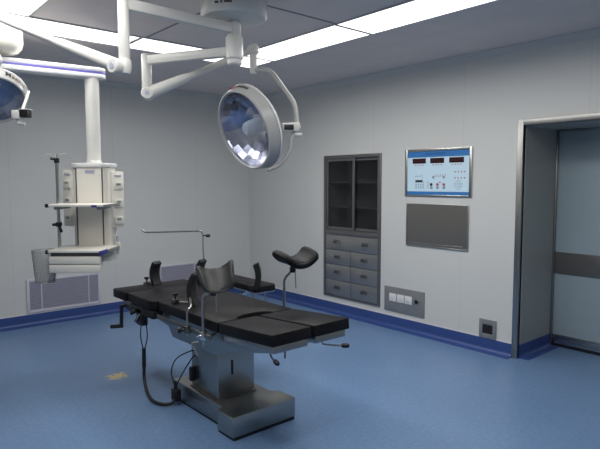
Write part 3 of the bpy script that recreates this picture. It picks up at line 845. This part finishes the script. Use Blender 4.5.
m = MB(Fb); m.box(.010, .095, -.05, .035, .030, .038, .003); m.build('key_pad_hood', M['white'], hb2)
m = MB(); m.tube([F2 @ V((.214, -.09, -.050)), CT2 + Rr*.222 - Uu*.095 - Dd*.04], .010, 10); m.build('dish_bracket', M['white'], s2)

# ------------------------------------------------------------------ ceiling pendant with shelves and drawers
ANG = math.atan2(-.6528, .7575)
PC = V((-2.975, -1.965, 0))
PF = Matrix.Translation(PC) @ Matrix.Rotation(ANG, 4, 'Z')
pd = thing('medical_pendant', (PC.x, PC.y, .925), 'cream ceiling pendant with gas sockets, two shelves and drawers near the back wall', 'ceiling pendant')
def P(mb_fn, name, m, parent=pd, smooth=35):
    k = MB(PF); mb_fn(k); return k.build(name, m, parent, smooth)
P(lambda k: k.lathe([(0, 1.755), (.062, 1.755), (.060, 1.775), (.056, 1.78), (.056, 2.455), (0, 2.455)], (0, 0, 0), seg=32), 'column', M['white'])
def octo(hw, hd, ch, cx=0, cy=0): return [(cx-hw+ch, cy-hd), (cx+hw-ch, cy-hd), (cx+hw, cy-hd+ch), (cx+hw, cy+hd-ch), (cx+hw-ch, cy+hd), (cx-hw+ch, cy+hd), (cx-hw, cy+hd-ch), (cx-hw, cy-hd+ch)]
P(lambda k: k.prism(octo(.168, .135, .06), 2, 1.722, 1.757, .010), 'top_cap', M['white_gloss'])
P(lambda k: k.prism(octo(.152, .120, .05), 2, .95, 1.722, .004), 'body', M['cream'])
def f(k):
    for x in (-.106, .106): k.box(x-.005, x+.005, -.1225, -.119, 1.09, 1.715)
P(f, 'front_seam', M['seam'], smooth=0)
P(lambda k: k.box(-.03, .045, -.1225, -.119, 1.672, 1.700), 'name_label', M['grey_lbl'], smooth=0)
def f(k):
    for (p, q) in (((.118, -.1045), (.136, -.0865)),): k.prism([p, q, (q[0]+.002, q[1]-.002), (p[0]+.002, p[1]-.002)], 2, 1.09, 1.715)
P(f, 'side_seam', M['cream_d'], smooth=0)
# socket wings
def wing(s, zt, zb):
    p0, p1 = (V((.158, -.055, 0)), V((.232, .035, 0))) if s > 0 else (V((-.158, -.060, 0)), V((-.268, .000, 0))); d = (p1-p0).normalized(); nn = V((d.y*s, -d.x*s, 0))
    a, b, c, e = p0, p1, p1 - nn*.055, p0 - nn*.055
    o = P(lambda k: k.prism([(v.x, v.y) for v in (a, b, c, e)], 2, zb, zt, .005), 'socket_wing', M['cream'])
    rows = 3
    for i in range(rows):
        z = zt - .115 - i*.145
        for nm, hw, hh, th, mm, oz in (('socket', .040, .034, .012, 'green_sock', 0), ('socket_face', .020, .010, .014, 'plate', .010)):
            mc = (p0+p1)/2; 
            q = [mc - d*hw + nn*.0, mc + d*hw, mc + d*hw + nn*th, mc - d*hw + nn*th]
            so = P(lambda k: k.prism([(v.x, v.y) for v in q], 2, z-hh+oz, z+hh*.8+oz, .0015), nm, M[mm], o if nm == 'socket' else so)
    mc = (p0+p1)/2
    for j in (-1, 0, 1):
        q = mc + d*.022*j
        P(lambda k: k.cyl(q, q + nn*.010, .008, seg=10), 'gas_outlet', M['plate'], o) if False else None
    P(lambda k: [k.cyl(mc + d*.022*j + V((0, 0, zt-.035)), mc + d*.022*j + nn*.008 + V((0, 0, zt-.035)), .008, seg=10) for j in (-1, 0, 1)], 'gas_outlets', M['grey_lbl'], o)
    return o
wing(1, 1.690, 1.225); wing(-1, 1.705, 1.235)
P(lambda k: k.tube([(.175, .0, 1.15), (.180, -.01, 1.09), (.172, -.02, 1.03)], .010, 8), 'hose_stub', M['grey_lbl'])
P(lambda k: k.box(.172, .200, -.03, .01, 1.00, 1.10, .005), 'bracket', M['cream'])
# upper shelf
us = P(lambda k: k.box(-.225, .203, -.40, -.118, 1.412, 1.432, .004), 'shelf', M['cream'])
P(lambda k: k.box(-.236, -.212, -.408, -.380, 1.408, 1.436, .004), 'corner_cap', M['black'], us)
P(lambda k: k.box(.118, .160, -.404, -.398, 1.409, 1.426, .002), 'corner_cap', M['bluecap'], us)
P(lambda k: [k.box(x-.006, x+.006, -.39, -.10, 1.390, 1.412, .002) for x in (-.17, .16)], 'shelf_bracket', M['plate'], us)
P(lambda k: k.box(.203, .216, -.38, -.02, 1.408, 1.428, .003), 'side_rail', M['steel'], us)
# drawer unit
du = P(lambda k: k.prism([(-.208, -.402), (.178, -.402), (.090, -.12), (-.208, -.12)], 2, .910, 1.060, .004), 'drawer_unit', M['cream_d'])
P(lambda k: k.box(-.224, .192, -.43, -.05, 1.062, 1.080, .004), 'tray_top', M['cream'], du)
P(lambda k: k.box(-.20, .170, -.410, -.399, 1.030, 1.061), 'finger_gap', M['seam'], du, 0)
for z0, z1 in ((.973, 1.032), (.906, .968)):
    P(lambda k: k.box(-.212, .182, -.425, -.401, z0, z1, .006), 'drawer_front', M['cream'], du)
P(lambda k: k.box(.180, .200, -.438, -.30, 1.042, 1.078, .004), 'bumper', M['bluecap'], du)
P(lambda k: k.box(-.232, -.214, -.438, -.412, 1.052, 1.084, .004), 'corner_cap', M['black'], du)
P(lambda k: k.box(.192, .206, -.30, -.03, 1.045, 1.070, .003), 'side_rail', M['steel'], du)
P(lambda k: k.box(-.228, -.222, -.42, -.05, 1.060, 1.078, .002), 'left_rail', M['steel_dark'], du)
# the boom
BM0 = V((-3.70, -1.885, 2.513)); BM1 = V((-2.925, -1.968, 2.513))
def boom(k, w0, z0, z1, r):
    d = (BM1-BM0).normalized(); s_ = V((-d.y, d.x, 0))
    poly = [BM0 + s_*w0, BM0 - s_*w0]
    for i in range(13):
        a = -math.pi/2 + math.pi*i/12; poly.append(BM1 + d*(w0*math.cos(a)) + s_*(w0*math.sin(a)))
    k.prism([(p.x, p.y) for p in poly], 2, z0, z1, r)
k = MB(); boom(k, .062, 2.450, 2.489, .012); boom(k, .062, 2.503, 2.539, .012); boom(k, .056, 2.48, 2.51, 0); k.build('boom', M['white_gloss'], pd)
k = MB(); boom(k, .0605, 2.489, 2.503, 0); k.build('boom_stripe', M['purple'], pd)
k = MB(); k.lathe([(0, 2.745), (.215, 2.745), (.228, 2.735), (.228, 2.65), (.220, 2.615), (.195, 2.585), (.14, 2.570), (0, 2.568)], (BM0.x, BM0.y, 0), seg=48); k.lathe([(0, 2.58), (.075, 2.58), (.075, 2.53), (0, 2.53)], (BM0.x, BM0.y, 0), seg=32); k.build('boom_bearing', M['cream'], pd)
k = MB(); k.cyl((BM0.x, BM0.y, 2.74), (BM0.x, BM0.y, H), .10, seg=32); k.build('ceiling_tube', M['white'], pd)

# infusion pole and wire basket hung on the pendant
def PFv(*p): return PF @ V(p)
b = PFv(-.232, -.170, 1.04)
iv = thing('infusion_pole', b, 'slim steel infusion pole with wire hooks on the left of the pendant', 'infusion pole')
P(lambda k: k.cyl((-.232, -.180, 1.062), (-.232, -.180, 1.775), .0125, seg=14), 'pole', M['steel'], iv)
P(lambda k: (k.cyl((-.232, -.180, 1.755), (-.232, -.180, 1.795), .020, seg=14, bev=.004), k.cyl((-.232, -.180, 1.785), (-.275, -.200, 1.790), .011, seg=10)), 'top_knob', M['black'], iv)
for a in (20, 110, 200, 290):
    c_, s_ = math.cos(math.radians(a)), math.sin(math.radians(a))
    P(lambda k: k.tube([(-.232, -.180, 1.80), (-.232+.05*c_, -.180+.05*s_, 1.835), (-.232+.105*c_, -.180+.105*s_, 1.815), (-.232+.12*c_, -.180+.12*s_, 1.785), (-.232+.14*c_, -.180+.14*s_, 1.800)], .0028, 6, .02), 'hook', M['wire'], iv)
P(lambda k: (k.box(-.252, -.212, -.202, -.158, 1.245, 1.280, .006), k.cyl((-.24, -.19, 1.262), (-.268, -.215, 1.262), .012, seg=10), k.cyl((-.225, -.19, 1.25), (-.195, -.22, 1.205), .011, seg=10)), 'pole_clamp', M['black'], iv)
b = PFv(-.325, -.25, .80)
bk = thing('wire_basket', b, 'grey wire mesh basket hanging left of the pendant drawers', 'wire basket')
bx, by = -.325, -.25
def ring(k, z, r, t):
    k.tube([(bx + r*math.cos(2*math.pi*i/28), by + r*math.sin(2*math.pi*i/28), z) for i in range(29)], t, 6)
def rz(z): return .072 + .020*(z-.806)/.25
P(lambda k: ring(k, 1.062, rz(1.062), .004), 'top_rim', M['wire'], bk)
P(lambda k: ring(k, .806, rz(.806), .0035), 'bottom_rim', M['wire'], bk)
def mesh_(k):
    for i in range(13):
        z = .822 + i*.0185; ring(k, z, rz(z), .0021)
    for i in range(40):
        a = 2*math.pi*i/40
        k.tube([(bx+rz(.806)*math.cos(a), by+rz(.806)*math.sin(a), .806), (bx+rz(1.06)*math.cos(a), by+rz(1.06)*math.sin(a), 1.06)], .0021, 5)
    for i in range(-4, 5):
        x = i*.016; h_ = math.sqrt(max(0, rz(.806)**2-x*x)); k.tube([(bx+x, by-h_, .807), (bx+x, by+h_, .807)], .0021, 5)
        k.tube([(bx-h_, by+x, .807), (bx+h_, by+x, .807)], .0021, 5)
P(mesh_, 'mesh', M['wire'], bk)
P(lambda k: [k.tube([(bx+.088, by+y, 1.058), (bx+.098, by+y, 1.062), (bx+.098, by+y, 1.040)], .004, 6) for y in (-.02, .02)], 'hanger', M['steel'], bk)

# ------------------------------------------------------------------ camera, world, view
cam = bpy.data.cameras.new('camera'); co = bpy.data.objects.new('camera', cam); COL.objects.link(co)
cam.sensor_width = 36; cam.lens = 546.11/600*36; cam.clip_start = .05
Dn = V((.65076141, .75533391, -.07733218)); Rn = V((.75754511, -.65278185, -.00112694)); Un = V((.05133226, .05784925, .99700475))
mw = Matrix((Rn, Un, -Dn)).transposed().to_4x4(); mw.translation = V((-4.66342, -6.55238, 1.60020))
co.matrix_world = mw
C.camera = co
wd = bpy.data.worlds.new('world'); C.world = wd; wd.use_nodes = True
wd.node_tree.nodes['Background'].inputs[0].default_value = (.02, .02, .022, 1)
C.view_settings.view_transform = 'Standard'
C.view_settings.look = 'None'
C.view_settings.gamma = 1
C.view_settings.exposure = -.25
